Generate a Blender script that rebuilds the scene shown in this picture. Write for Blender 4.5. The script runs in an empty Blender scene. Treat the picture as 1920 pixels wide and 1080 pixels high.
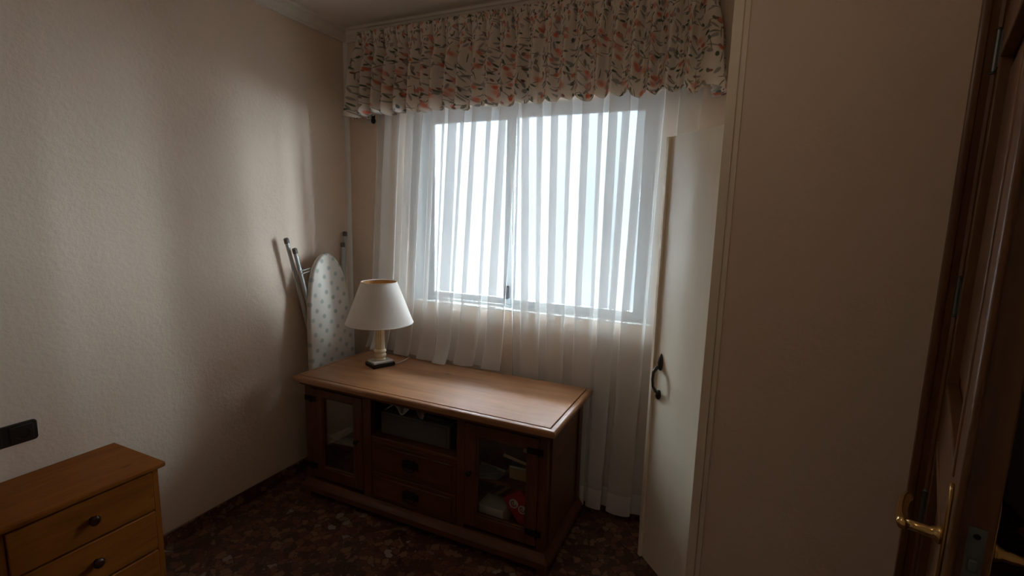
import bpy, math, random
from mathutils import Vector, Matrix
random.seed(7)
S = bpy.context.scene
COL = S.collection
R = math.radians

# ------------------------------------------------------------------ camera
CAM = (2.152, -2.3195, 1.4782)
YAW, PITCH, ROLL, FPX = R(24.389), R(8.390), R(1.5346), 916.36
fw = Vector((-math.sin(YAW)*math.cos(PITCH), math.cos(YAW)*math.cos(PITCH), -math.sin(PITCH)))
rt = Vector((math.cos(YAW), math.sin(YAW), 0)); up = rt.cross(fw)
r2 = math.cos(ROLL)*rt + math.sin(ROLL)*up; u2 = -math.sin(ROLL)*rt + math.cos(ROLL)*up
cam = bpy.data.cameras.new('camera'); co = bpy.data.objects.new('camera', cam); COL.objects.link(co)
cam.sensor_width = 36; cam.lens = FPX/1920*36; cam.clip_start = 0.02
co.matrix_world = Matrix(((r2.x, u2.x, -fw.x, CAM[0]), (r2.y, u2.y, -fw.y, CAM[1]), (r2.z, u2.z, -fw.z, CAM[2]), (0, 0, 0, 1)))
S.camera = co

# ------------------------------------------------------------------ sky and exposure
w = bpy.data.worlds.new('overcast_sky'); S.world = w; w.use_nodes = True
bg = w.node_tree.nodes['Background']
bg.inputs[0].default_value = (0.90, 0.95, 1.0, 1); bg.inputs[1].default_value = 205.0
# portal: guides sky sampling through the window opening, gives off no light itself
pl = bpy.data.lights.new('window_portal', 'AREA'); pl.shape = 'RECTANGLE'; pl.size = 1.5; pl.size_y = 1.1
pl.cycles.is_portal = True
po = bpy.data.objects.new('window_portal', pl); COL.objects.link(po)
po.location = (1.11, 0.20, 1.50); po.rotation_euler = (R(-90), 0, 0)
S.view_settings.view_transform = 'Standard'; S.view_settings.look = 'None'
S.view_settings.gamma = 1; S.view_settings.use_curve_mapping = False
S.view_settings.exposure = 0.15
S.cycles.transparent_max_bounces = 16
S.cycles.max_bounces = 7; S.cycles.diffuse_bounces = 5; S.cycles.transmission_bounces = 4; S.cycles.glossy_bounces = 3
S.cycles.adaptive_threshold = 0.025
S.cycles.sample_clamp_indirect = 6

# ------------------------------------------------------------------ materials
class NT:
    def __init__(s, name):
        s.m = bpy.data.materials.new(name); s.m.use_nodes = True
        s.t = s.m.node_tree; s.t.nodes.clear()
        s.out = s.n('ShaderNodeOutputMaterial')
    def n(s, typ, ins=None, **kw):
        nd = s.t.nodes.new(typ)
        for k, v in kw.items(): setattr(nd, k, v)
        for k, v in (ins or {}).items():
            if isinstance(v, bpy.types.NodeSocket): s.t.links.new(v, nd.inputs[k])
            else: nd.inputs[k].default_value = v
        return nd
    def link(s, a, b): s.t.links.new(a, b)
    def math(s, op, a, b=0.0, c=0.0):
        nd = s.n('ShaderNodeMath', {0: a, 1: b, 2: c}, operation=op); return nd.outputs[0]
    def coord(s, kind='Object', scale=(1, 1, 1), rot=(0, 0, 0), loc=(0, 0, 0)):
        tc = s.n('ShaderNodeTexCoord')
        return s.n('ShaderNodeMapping', {'Vector': tc.outputs[kind], 'Scale': scale, 'Rotation': rot, 'Location': loc}).outputs[0]
    def noise(s, v, scale, detail=3, rough=.55, dist=0):
        return s.n('ShaderNodeTexNoise', {'Vector': v, 'Scale': scale, 'Detail': detail, 'Roughness': rough, 'Distortion': dist})
    def ramp(s, f, stops, interp='LINEAR'):
        nd = s.n('ShaderNodeValToRGB', {'Fac': f}); cr = nd.color_ramp; cr.interpolation = interp
        while len(cr.elements) < len(stops): cr.elements.new(.5)
        for e, (p, c) in zip(cr.elements, stops): e.position = p; e.color = (*c, 1) if len(c) == 3 else c
        return nd.outputs[0]
    def mix(s, f, a, b, blend='MIX'):
        nd = s.n('ShaderNodeMix', data_type='RGBA', blend_type=blend)
        for i, v in ((0, f), (6, a), (7, b)):
            if isinstance(v, bpy.types.NodeSocket): s.link(v, nd.inputs[i])
            else: nd.inputs[i].default_value = (*v, 1) if isinstance(v, tuple) and len(v) == 3 else v
        return nd.outputs[2]
    def bump(s, h, strength=.5, dist=.003):
        return s.n('ShaderNodeBump', {'Height': h, 'Strength': strength, 'Distance': dist}).outputs[0]
    def pbr(s, col, rough=.5, metal=0.0, normal=None, spec=.5, **extra):
        ins = {'Base Color': (*col, 1) if isinstance(col, tuple) and len(col) == 3 else col, 'Roughness': rough, 'Metallic': metal, 'Specular IOR Level': spec}
        if normal is not None: ins['Normal'] = normal
        ins.update(extra)
        nd = s.n('ShaderNodeBsdfPrincipled', ins)
        s.link(nd.outputs[0], s.out.inputs[0]); return s.m

def plain(name, col, rough=.5, metal=0.0, spec=.5, var=.06, scale=25):
    t = NT(name); v = t.coord(); nz = t.noise(v, scale, 3)
    c = t.mix(nz.outputs[0], tuple(max(0, x*(1-var)) for x in col), tuple(min(1, x*(1+var)) for x in col))
    return t.pbr(c, rough, metal, spec=spec)

def stucco(name, col, s1=62, strength=.55):
    t = NT(name); v = t.coord()
    a = t.noise(v, s1, 4, .6).outputs[0]; b = t.noise(v, s1*.38, 2, .5).outputs[0]
    h = t.math('ADD', t.math('MULTIPLY', a, .7), t.math('MULTIPLY', b, .5))
    big = t.noise(v, 1.7, 2).outputs[0]
    c = t.mix(big, tuple(x*.96 for x in col), tuple(x*1.03 for x in col))
    return t.pbr(c, .85, normal=t.bump(h, strength, .006), spec=.2)

def wood(name, dark, mid, light, axis='x', rough=.42, scale=1.0, knots=True, coat=.0, spec=.5):
    t = NT(name)
    sc = {'x': (1.1, 9, 9), 'y': (9, 1.1, 9), 'z': (9, 9, 1.1)}[axis]
    v = t.coord(scale=tuple(q*scale for q in sc))
    n1 = t.noise(v, 2.2, 6, .6, .6).outputs[0]
    n2 = t.noise(v, 9, 4, .7, .2).outputs[0]
    f = t.math('ADD', t.math('MULTIPLY', n1, .75), t.math('MULTIPLY', n2, .3))
    c = t.ramp(f, [(.33, dark), (.5, mid), (.68, light)])
    if knots:
        v2 = t.coord(scale={'x': (1, 2, 2), 'y': (2, 1, 2), 'z': (2, 2, 1)}[axis])
        vo = t.n('ShaderNodeTexVoronoi', {'Vector': v2, 'Scale': 3.1})
        k = t.ramp(vo.outputs['Distance'], [(.03, (1, 1, 1)), (.085, (0, 0, 0))])
        c = t.mix(t.math('MULTIPLY', k, .7), c, tuple(x*.35 for x in dark))
    return t.pbr(c, rough, normal=t.bump(n2, .12, .002), spec=spec, **({'Coat Weight': coat, 'Coat Roughness': .25} if coat else {}))

def terrazzo():
    t = NT('terrazzo'); v = t.coord()
    wob = t.noise(v, 28, 2).outputs['Color']
    v2 = t.n('ShaderNodeMix', {0: .035, 4: v, 5: wob}, data_type='VECTOR').outputs[1]
    vo = t.n('ShaderNodeTexVoronoi', {'Vector': v2, 'Scale': 30.0})
    ed = t.n('ShaderNodeTexVoronoi', {'Vector': v2, 'Scale': 30.0}, feature='DISTANCE_TO_EDGE')
    sep = t.n('ShaderNodeSeparateColor', {0: vo.outputs['Color']})
    chip = t.ramp(sep.outputs[0], [(0, (.075, .032, .023)), (.3, (.13, .055, .036)), (.55, (.18, .075, .046)), (.78, (.23, .125, .075)), (.955, (.21, .135, .09)), (.988, (.30, .26, .22))], 'CONSTANT')
    m = t.ramp(ed.outputs['Distance'], [(.02, (0, 0, 0)), (.09, (1, 1, 1))])
    vs = t.n('ShaderNodeTexVoronoi', {'Vector': v, 'Scale': 110.0})
    sp = t.n('ShaderNodeSeparateColor', {0: vs.outputs['Color']})
    fine = t.ramp(sp.outputs[1], [(0, (.05, .024, .018)), (.6, (.10, .045, .032)), (.93, (.27, .19, .14))], 'CONSTANT')
    c = t.mix(m, fine, chip)
    return t.pbr(c, .32, spec=.45)

def floral():
    t = NT('floral_cotton')
    tc = t.n('ShaderNodeTexCoord').outputs['UV']
    wn = t.noise(tc, 22, 2).outputs['Color']
    uvw = t.n('ShaderNodeMix', {0: .007, 4: tc, 5: wn}, data_type='VECTOR').outputs[1]
    col = t.mix(t.noise(tc, 6, 2).outputs[0], (.90, .80, .69), (.93, .85, .76))
    def layer(col, off, scale, rx, ry, prob, color, color2=None, soft=.3):
        v = t.n('ShaderNodeMapping', {'Vector': uvw, 'Location': (off*1.37, off*.71, 0)}).outputs[0]
        vo = t.n('ShaderNodeTexVoronoi', {'Vector': v, 'Scale': scale, 'Randomness': .95}, voronoi_dimensions='2D')
        sp = t.n('ShaderNodeSeparateColor', {0: vo.outputs['Color']})
        d = t.n('ShaderNodeVectorMath', {0: v, 1: vo.outputs['Position']}, operation='SUBTRACT').outputs[0]
        rr = t.n('ShaderNodeVectorRotate', {'Vector': d, 'Angle': t.math('MULTIPLY', sp.outputs[0], 6.283)}, rotation_type='Z_AXIS').outputs[0]
        xy = t.n('ShaderNodeVectorMath', {0: rr, 1: (1/rx, 1/ry, 0)}, operation='MULTIPLY').outputs[0]
        ln = t.n('ShaderNodeVectorMath', {0: xy}, operation='LENGTH').outputs['Value']
        mk = t.n('ShaderNodeMapRange', {0: ln, 1: 1.0, 2: 1.0-soft, 3: 0.0, 4: 1.0}).outputs[0]
        gate = t.math('LESS_THAN', sp.outputs[1], prob)
        cc = t.mix(sp.outputs[2], color, color2 or color)
        return t.mix(t.math('MULTIPLY', mk, gate), col, cc)
    # pale sprigs, stems, leaves, blossoms from back to front
    col = layer(col, 1.1, 22, .019, .0045, .9, (.46, .43, .36), (.52, .46, .46))
    col = layer(col, 2.7, 21, .026, .0016, .85, (.30, .26, .17), (.36, .32, .22))
    col = layer(col, 3.9, 20, .012, .0085, .6, (.46, .42, .42), (.56, .50, .44))
    col = layer(col, 4.6, 20, .015, .0042, .8, (.36, .36, .28), (.44, .38, .30))
    col = layer(col, 5.3, 17, .0120, .0052, .65, (.10, .16, .10), (.22, .25, .16))
    col = layer(col, 6.1, 18, .0110, .0050, .6, (.14, .17, .14), (.28, .30, .23))
    col = layer(col, 7.7, 14, .0175, .0160, .55, (.80, .30, .20), (.88, .50, .40), .7)
    col = layer(col, 8.9, 15, .0130, .0120, .6, (.82, .22, .12), (.80, .40, .30), .6)
    col = layer(col, 9.5, 19, .0065, .006, .5, (.34, .14, .12), (.60, .28, .22))
    we = t.noise(t.n('ShaderNodeMapping', {'Vector': tc, 'Scale': (600, 600, 1)}).outputs[0], 1, 1).outputs[0]
    dif = t.n('ShaderNodeBsdfPrincipled', {'Base Color': col, 'Roughness': .9, 'Specular IOR Level': .1, 'Normal': t.bump(we, .15, .001)})
    tr = t.n('ShaderNodeBsdfTranslucent', {'Color': col})
    mx = t.n('ShaderNodeMixShader', {0: .38, 1: dif.outputs[0], 2: tr.outputs[0]})
    t.link(mx.outputs[0], t.out.inputs[0]); return t.m

def sheer(name, transp, col=(.93, .92, .90), trl=.55):
    t = NT(name); f = transp
    dif = t.n('ShaderNodeBsdfDiffuse', {'Color': (*col, 1)}); tr = t.n('ShaderNodeBsdfTranslucent', {'Color': (*col, 1)})
    a = t.n('ShaderNodeMixShader', {0: trl, 1: dif.outputs[0], 2: tr.outputs[0]})
    tp = t.n('ShaderNodeBsdfTransparent', {'Color': (1, 1, 1, 1)})
    b = t.n('ShaderNodeMixShader', {0: f, 1: a.outputs[0], 2: tp.outputs[0]})
    t.link(b.outputs[0], t.out.inputs[0]); return t.m

def pane_glass(name, tint, frost=.12, rough=.1, gloss=.06, grain=0):
    t = NT(name)
    tp = t.n('ShaderNodeBsdfTransparent', {'Color': (*tint, 1)}); tr = t.n('ShaderNodeBsdfTranslucent', {'Color': (.9, .93, .95, 1)})
    f = frost
    if grain:
        nz = t.noise(t.coord(), grain, 3).outputs[0]
        f = t.n('ShaderNodeMapRange', {0: nz, 1: .35, 2: .65, 3: frost*.5, 4: min(1, frost*1.5)}).outputs[0]
    a = t.n('ShaderNodeMixShader', {0: f, 1: tp.outputs[0], 2: tr.outputs[0]})
    gl = t.n('ShaderNodeBsdfGlossy', {'Color': (1, 1, 1, 1), 'Roughness': rough})
    fr = t.n('ShaderNodeFresnel', {'IOR': 1.45}).outputs[0]
    b = t.n('ShaderNodeMixShader', {0: t.math('MINIMUM', t.math('ADD', fr, gloss-.04), .6), 1: a.outputs[0], 2: gl.outputs[0]})
    t.link(b.outputs[0], t.out.inputs[0]); return t.m

def shade_fabric(name, col, trl=.35):
    t = NT(name); v = t.coord(scale=(300, 300, 300)); nz = t.noise(v, 1, 1).outputs[0]
    dif = t.n('ShaderNodeBsdfPrincipled', {'Base Color': (*col, 1), 'Roughness': .8, 'Specular IOR Level': .2, 'Normal': t.bump(nz, .1, .001)})
    tr = t.n('ShaderNodeBsdfTranslucent', {'Color': (*col, 1)})
    t.link(t.n('ShaderNodeMixShader', {0: trl, 1: dif.outputs[0], 2: tr.outputs[0]}).outputs[0], t.out.inputs[0]); return t.m

def board_cloth():
    t = NT('ironing_board_cloth'); tc = t.n('ShaderNodeTexCoord').outputs['Object']
    sx = t.n('ShaderNodeSeparateXYZ', {0: tc})
    v = t.n('ShaderNodeCombineXYZ', {0: sx.outputs[1], 1: sx.outputs[2], 2: 0.0}).outputs[0]
    v = t.n('ShaderNodeMapping', {'Vector': v, 'Rotation': (0, 0, R(38)), 'Scale': (16.5, 16.5, 16.5)}).outputs[0]
    vo = t.n('ShaderNodeTexVoronoi', {'Vector': v, 'Scale': 1.0, 'Randomness': .12}, voronoi_dimensions='2D')
    sp = t.n('ShaderNodeSeparateColor', {0: vo.outputs['Color']})
    mk = t.n('ShaderNodeMapRange', {0: vo.outputs['Distance'], 1: .27, 2: .13, 3: 0.0, 4: .8}).outputs[0]
    dot = t.mix(sp.outputs[0], (.30, .33, .28), (.40, .42, .38))
    c = t.mix(mk, (.70, .64, .56), dot)
    return t.pbr(c, .85, spec=.15)

M = {}
M['wall'] = stucco('wall_plaster', (.83, .67, .54), 62, .55)
M['ceiling'] = plain('ceiling_paint', (.86, .80, .73), .9, spec=.1, var=.03, scale=3)
M['cornice'] = plain('cornice_plaster', (.86, .82, .76), .8, spec=.2, var=.03)
M['terrazzo'] = terrazzo()
M['floral'] = floral()
M['sheer'] = sheer('sheer_voile', .48, (.97, .95, .92), .04)
M['sheer_hem'] = sheer('sheer_voile_hem', .2, (.90, .88, .85), .15)
M['frost'] = pane_glass('pebbled_window_glass', (.90, .96, .99), .008, .25, .05)
M['alu'] = plain('white_aluminium', (.62, .66, .68), .4, 0.2)
M['sky_screen'] = stucco('sky_screen_dark', (.0058, .0065, .0072), 20, .2)  # near-black so the added wall stays dim under the strong sky
M['paving'] = stucco('pale_paving', (.55, .54, .52), 20, .2)
M['cabtop'] = wood('sideboard_wood_top_lit', (.25, .105, .042), (.34, .155, .066), (.42, .20, .09), 'x', .36, coat=.15)  # sideboard wood lightened: the window sheen on the top is in the colour
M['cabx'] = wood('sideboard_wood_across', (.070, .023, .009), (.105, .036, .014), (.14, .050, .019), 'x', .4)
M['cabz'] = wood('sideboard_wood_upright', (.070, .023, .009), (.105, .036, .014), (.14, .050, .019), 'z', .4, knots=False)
M['caby'] = wood('sideboard_wood_deep', (.070, .023, .009), (.105, .036, .014), (.14, .050, .019), 'y', .4, knots=False)
M['cabin'] = plain('sideboard_inside', (.035, .014, .008), .7)
M['pine'] = wood('varnished_pine', (.18, .052, .007), (.245, .078, .011), (.30, .105, .017), 'y', .55, spec=.12)
M['pinez'] = wood('varnished_pine_upright', (.18, .052, .007), (.245, .078, .011), (.30, .105, .017), 'z', .55, knots=False, spec=.12)
M['knob'] = plain('brown_knob_lacquer', (.05, .016, .007), .25)
M['iron'] = plain('black_iron', (.018, .016, .015), .45, .6)
M['cabglass'] = pane_glass('cabinet_glass', (.96, .98, .97), .0, .03, .04)
M['doorz'] = wood('door_wood_upright', (.085, .030, .010), (.135, .052, .018), (.18, .074, .027), 'z', .35, knots=False, coat=.2)
M['doorx'] = wood('door_wood_across', (.085, .030, .010), (.135, .052, .018), (.18, .074, .027), 'x', .35, knots=False, coat=.2)
M['brass'] = plain('polished_brass', (.62, .42, .16), .18, 1.0)
M['steel'] = plain('dull_steel', (.16, .17, .16), .45, .8)
M['closet'] = wood('cream_painted_wood', (.85, .74, .58), (.87, .765, .605), (.89, .79, .63), 'z', .45, knots=False)
M['pewter'] = plain('antique_pewter', (.06, .055, .045), .35, .8)
M['tube'] = plain('grey_tube_paint', (.50, .52, .50), .3, .3)
M['rubber'] = plain('brown_grey_rubber', (.15, .12, .10), .7)
M['board'] = board_cloth()
M['shade'] = shade_fabric('lampshade_cloth', (.93, .86, .79), .06)
M['lining'] = plain('lampshade_lining', (.78, .46, .18), .5)
M['cream'] = plain('cream_lamp_column', (.80, .68, .45), .35)
M['marble'] = plain('grey_white_marble', (.62, .62, .58), .25, var=.15, scale=40)
M['ebony'] = plain('black_lacquer', (.015, .010, .010), .25)
M['cord'] = plain('cream_cord', (.70, .62, .50), .5)
M['bakelite'] = plain('dark_brown_bakelite', (.022, .015, .012), .3)
M['grey'] = plain('grey_plastic', (.10, .092, .085), .55)
M['dkgrey'] = plain('dark_grey_plastic', (.03, .03, .035), .5)
M['paper'] = plain('white_paper', (.86, .83, .78), .8)
M['paper2'] = plain('off_white_paper', (.55, .52, .47), .8)
M['tan'] = plain('tan_card', (.42, .27, .14), .8)
M['pages'] = plain('book_pages', (.50, .38, .25), .85)
M['cardbrown'] = plain('brown_card', (.22, .10, .045), .8)
M['navy'] = plain('slate_cover', (.06, .065, .07), .5)
M['red'] = plain('red_card', (.55, .012, .014), .5)
M['silver'] = plain('clear_plastic_case', (.30, .32, .33), .25)
M['ink'] = plain('dark_ink', (.06, .05, .05), .6)
M['maroon'] = plain('maroon_cover', (.14, .025, .03), .5)
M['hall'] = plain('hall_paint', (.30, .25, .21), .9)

# ------------------------------------------------------------------ mesh helpers
def off(o):
    v = Vector((0, 0, 0))
    while o is not None: v += o.location; o = o.parent
    return v

class MB:
    def __init__(s): s.v = []; s.f = []; s.uv = None
    def add(s, vs, fs):
        b = len(s.v); s.v += [tuple(q) for q in vs]; s.f += [tuple(i+b for i in f) for f in fs]; return s
    def box(s, x0, x1, y0, y1, z0, z1):
        x0, x1 = min(x0, x1), max(x0, x1); y0, y1 = min(y0, y1), max(y0, y1); z0, z1 = min(z0, z1), max(z0, z1)
        return s.add([(x0, y0, z0), (x1, y0, z0), (x1, y1, z0), (x0, y1, z0), (x0, y0, z1), (x1, y0, z1), (x1, y1, z1), (x0, y1, z1)],
                     [(0, 3, 2, 1), (4, 5, 6, 7), (0, 1, 5, 4), (1, 2, 6, 5), (2, 3, 7, 6), (3, 0, 4, 7)])
    def obox(s, c, sx, sy, sz, rx=0, ry=0, rz=0):
        m = Matrix.Rotation(rz, 3, 'Z') @ Matrix.Rotation(ry, 3, 'Y') @ Matrix.Rotation(rx, 3, 'X')
        t = MB().box(-sx/2, sx/2, -sy/2, sy/2, -sz/2, sz/2)
        return s.add([m @ Vector(q) + Vector(c) for q in t.v], t.f)
    def tube(s, pts, r, n=12, caps=True):
        pts = [Vector(p) for p in pts]; rr = r if isinstance(r, (list, tuple)) else [r]*len(pts)
        vs = []; prev = None
        for i, p in enumerate(pts):
            d = (pts[min(i+1, len(pts)-1)]-pts[max(i-1, 0)]).normalized()
            a = prev if prev is not None else (Vector((0, 0, 1)) if abs(d.z) < .9 else Vector((1, 0, 0)))
            a = (a-d*a.dot(d)).normalized(); prev = a; b = d.cross(a)
            vs += [p+rr[i]*(math.cos(2*math.pi*k/n)*a+math.sin(2*math.pi*k/n)*b) for k in range(n)]
        fs = [(i*n+k, i*n+(k+1) % n, (i+1)*n+(k+1) % n, (i+1)*n+k) for i in range(len(pts)-1) for k in range(n)]
        if caps: fs += [tuple(range(n-1, -1, -1)), tuple((len(pts)-1)*n+k for k in range(n))]
        return s.add(vs, fs)
    def lathe(s, prof, c=(0, 0, 0), n=32, axis='z', caps=True):
        vs = []
        for r, h in prof:
            for k in range(n):
                a = 2*math.pi*k/n; q = {'z': (r*math.cos(a), r*math.sin(a), h), 'x': (h, r*math.cos(a), r*math.sin(a)), 'y': (r*math.sin(a), h, r*math.cos(a))}[axis]
                vs.append((c[0]+q[0], c[1]+q[1], c[2]+q[2]))
        fs = [(i*n+k, i*n+(k+1) % n, (i+1)*n+(k+1) % n, (i+1)*n+k) for i in range(len(prof)-1) for k in range(n)]
        if caps: fs += [tuple(range(n-1, -1, -1)), tuple((len(prof)-1)*n+k for k in range(n))]
        return s.add(vs, fs)
    def prism(s, poly, a, b, axis='x'):
        n = len(poly)
        def q(p, h): return {'x': (h, p[0], p[1]), 'y': (p[0], h, p[1]), 'z': (p[0], p[1], h)}[axis]
        return s.add([q(p, a) for p in poly]+[q(p, b) for p in poly],
                     [tuple(range(n-1, -1, -1)), tuple(range(n, 2*n))]+[(i, (i+1) % n, n+(i+1) % n, n+i) for i in range(n)])
    def grid(s, fn, nu, nv, uvfn=None):
        b = len(s.v)
        s.v += [tuple(fn(i/nu, j/nv)) for j in range(nv+1) for i in range(nu+1)]
        s.f += [(b+j*(nu+1)+i, b+j*(nu+1)+i+1, b+(j+1)*(nu+1)+i+1, b+(j+1)*(nu+1)+i) for j in range(nv) for i in range(nu)]
        if uvfn: s.uv = [uvfn(i/nu, j/nv) for j in range(nv+1) for i in range(nu+1)]
        return s
    def build(s, name, mat, parent=None, bevel=0, smooth=False, seg=2, local=False, solid=0):
        o = Vector((0, 0, 0)) if (parent is None or local) else off(parent)
        me = bpy.data.meshes.new(name)
        me.from_pydata([(x-o.x, y-o.y, z-o.z) for x, y, z in s.v], [], s.f)
        import bmesh
        if not s.uv:
            bm = bmesh.new(); bm.from_mesh(me); bmesh.ops.recalc_face_normals(bm, faces=bm.faces); bm.to_mesh(me); bm.free()
        else:
            ul = me.uv_layers.new(name='UVMap')
            for lp in me.loops: ul.data[lp.index].uv = s.uv[lp.vertex_index]
        me.materials.append(M[mat] if isinstance(mat, str) else mat)
        if smooth:
            for p in me.polygons: p.use_smooth = True
        ob = bpy.data.objects.new(name, me); COL.objects.link(ob); ob.parent = parent
        if solid: md = ob.modifiers.new('thickness', 'SOLIDIFY'); md.thickness = solid; md.offset = 0
        if bevel:
            md = ob.modifiers.new('bevel', 'BEVEL'); md.width = bevel; md.segments = seg; md.limit_method = 'ANGLE'; md.angle_limit = R(40)
        if smooth or bevel:
            if smooth == 'angle' or bevel:
                for p in me.polygons: p.use_smooth = True
                me.set_sharp_from_angle(angle=R(35))
        return ob

def tag(o, label=None, cat=None, group=None, kind=None):
    for k, v in (('label', label), ('category', cat), ('group', group), ('kind', kind)):
        if v: o[k] = v
    return o
def thing(name, loc, label, cat, group=None, rz=0):
    o = bpy.data.objects.new(name, None); COL.objects.link(o); o.location = loc; o.rotation_euler = (0, 0, rz)
    o.empty_display_size = .05
    return tag(o, label, cat, group)
def struct(name, mb, mat, label, cat, parent=None, **kw):
    o = mb.build(name, mat, parent, **kw)
    if parent is None: tag(o, label, cat, kind='structure')
    return o

# ------------------------------------------------------------------ room shell
H = 2.50                      # ceiling
FILL_STRENGTH = 2.8                    # glow of the added fill globe
WR, WB, Y2 = 3.62, -2.80, -0.58   # right wall, rear wall, wardrobe end wall
OX0, OX1, OZ0, OZ1 = .40, 1.82, .975, 2.045   # window opening
HX = 2.152 + .3357*(Y2+2.3195)    # door hinge line
PX0, PX1 = 2.086, 2.134           # wardrobe corner post
DOORW = .80
struct('floor', MB().box(-.2, WR+.2, WB-.2, 1.5, -.1, 0), 'terrazzo', 'dark red-brown terrazzo floor with pale marble chips', 'floor')
struct('ceiling', MB().box(-.2, WR+.2, WB-.2, 1.5, H, H+.12), 'ceiling', 'plain pale ceiling above the window', 'ceiling')
struct('wall_left', MB().box(-.2, 0, WB-.2, .17, 0, H), 'wall', 'long beige rough plaster wall behind the pine chest', 'wall')
wb = MB().box(0, OX0, 0, .17, 0, H).box(OX1, 2.68, 0, .17, 0, H).box(OX0, OX1, 0, .17, 0, OZ0).box(OX0, OX1, 0, .17, OZ1, H)
struct('wall_back', wb, 'wall', 'beige plaster wall around the curtained window', 'wall')
struct('wall_right', MB().box(WR, WR+.2, WB-.2, 1.5, 0, H), 'wall', 'plaster wall closing the room beyond the open door', 'wall')
struct('wall_rear', MB().box(0, WR, WB-.2, WB, 0, H), 'wall', 'plaster wall behind the viewer', 'wall')
dox0, dox1, doz = HX-.012, HX+DOORW+.02, 2.045
we = MB().box(PX1, dox0, Y2, Y2+.09, 0, H).box(dox1, WR, Y2, Y2+.09, 0, H).box(dox0, dox1, Y2, Y2+.09, doz, H)
struct('wall_wardrobe_end', we, 'wall', 'shaded pinkish plaster wall between cream wardrobe and brown door', 'wall')
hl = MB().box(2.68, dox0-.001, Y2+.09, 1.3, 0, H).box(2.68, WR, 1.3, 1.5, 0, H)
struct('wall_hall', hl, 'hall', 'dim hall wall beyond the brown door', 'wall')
struct('baseboard_left', MB().box(0, .012, WB, 0, 0, .07), 'terrazzo', 'low terrazzo skirting along the beige left wall', 'baseboard', bevel=.003)
struct('baseboard_back', MB().box(.012, PX0-.05, -.012, 0, 0, .07), 'terrazzo', 'low terrazzo skirting under the window', 'baseboard', bevel=.003)
struct('baseboard_wardrobe_end', MB().box(PX1, dox0-.07, Y2-.012, Y2, 0, .07), 'terrazzo', 'low terrazzo skirting under the shaded pinkish wall', 'baseboard', bevel=.003)
cp = [(0, -.062), (.010, -.062), (.012, -.048), (.022, -.040), (.034, -.028), (.040, -.014), (.052, -.012), (.056, -.002), (.062, 0), (0, 0)]
struct('trim_1', MB().prism([(x, H+z) for x, z in cp], WB, 0, 'y'), 'cornice', 'moulded plaster cornice along the beige left wall', 'cornice')
struct('trim_2', MB().prism([(-x, H+z) for x, z in cp], .0, 2.08, 'x'), 'cornice', 'moulded plaster cornice above the floral valance', 'cornice')
cs = [(0, 0)]+[(.021*math.cos(a), -.021*math.sin(a)) for a in [R(90)*k/6 for k in range(7)]]
struct('trim_3', MB().prism([(.0+x, -.0+y) for x, y in cs], .07, H-.062, 'z'), 'cornice', 'slim pale cover strip down the corner behind the ironing board', 'trim', smooth='angle')

# court outside the window: wall added to cut off bright sky, ground below
struct('wall_sky_screen', MB().box(-7, 3.85, 3.2, 3.4, -6, 3.6), 'sky_screen', 'near-black wall added outside the window to block the bright sky', 'wall')
struct('ground', MB().box(-30, 30, .3, 40, -6.2, -6), 'paving', 'pale paved ground far below the window', 'ground')

# ------------------------------------------------------------------ window
GY = .10
wf = MB()
wf.box(OX0, OX1, GY-.035, GY+.06, OZ0, OZ0+.022).box(OX0, OX1, GY-.035, GY+.06, OZ1-.03, OZ1)
wf.box(OX0, OX0+.07, GY-.035, GY+.06, OZ0+.022, OZ1-.03).box(OX1-.04, OX1, GY-.035, GY+.06, OZ0+.022, OZ1-.03)
win = wf.build('window_1', 'alu', None, bevel=.003)
tag(win, 'white aluminium sliding window with two pebbled glass sashes', 'window', kind='structure')
zb, zt = OZ0+.022, OZ1-.03
for k, (a, b, yy) in enumerate(((OX0+.07, 1.075, GY+.012), (1.015, OX1-.04, GY-.016))):
    sl, sr = (.08, .05) if k == 0 else (.05, .06)
    s = MB().box(a, a+sl, yy-.012, yy+.012, zb, zt).box(b-sr, b, yy-.012, yy+.012, zb, zt).box(a+sl, b-sr, yy-.012, yy+.012, zb, zb+.03).box(a+sl, b-sr, yy-.012, yy+.012, zt-.035, zt)
    so = s.build('sash', 'alu', win, bevel=.002)
    MB().box(a+sl-.004, b-sr+.004, yy-.002, yy+.002, zb+.026, zt-.03).build('pane', 'frost', so)
    if k == 1: MB().box(a+.012, a+.036, yy-.03, yy-.012, 1.03, 1.10).build('latch', 'dkgrey', so, bevel=.003)
sill = MB().box(OX0, OX1, .001, GY-.035, OZ0, OZ0+.008)
sill.build('window_sill', 'marble', win)

# ------------------------------------------------------------------ sheer curtains on a rod
rod = thing('curtain_rod', (1.1, -.058, 2.052), 'thin dark curtain rod, its end just showing under the valance', 'curtain rod')
MB().tube([(.235, -.058, 2.052), (1.93, -.058, 2.052)], .009).build('rod', 'iron', rod, smooth='angle')
for xx in (.245, 1.92):
    bk = MB().box(xx-.008, xx+.008, -.058, .0, 2.047, 2.059)
    if xx < 1: bk.box(xx-.007, xx+.007, -.066, -.050, 1.988, 2.052)
    bk.build('bracket', 'iron', rod, bevel=.002)
    if xx < 1: MB().lathe([(.004, -.016), (.012, -.010), (.014, 0), (.012, .010), (.004, .016)], (xx, -.058, 1.985), 12).build('finial', 'iron', rod, smooth=True)

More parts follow.
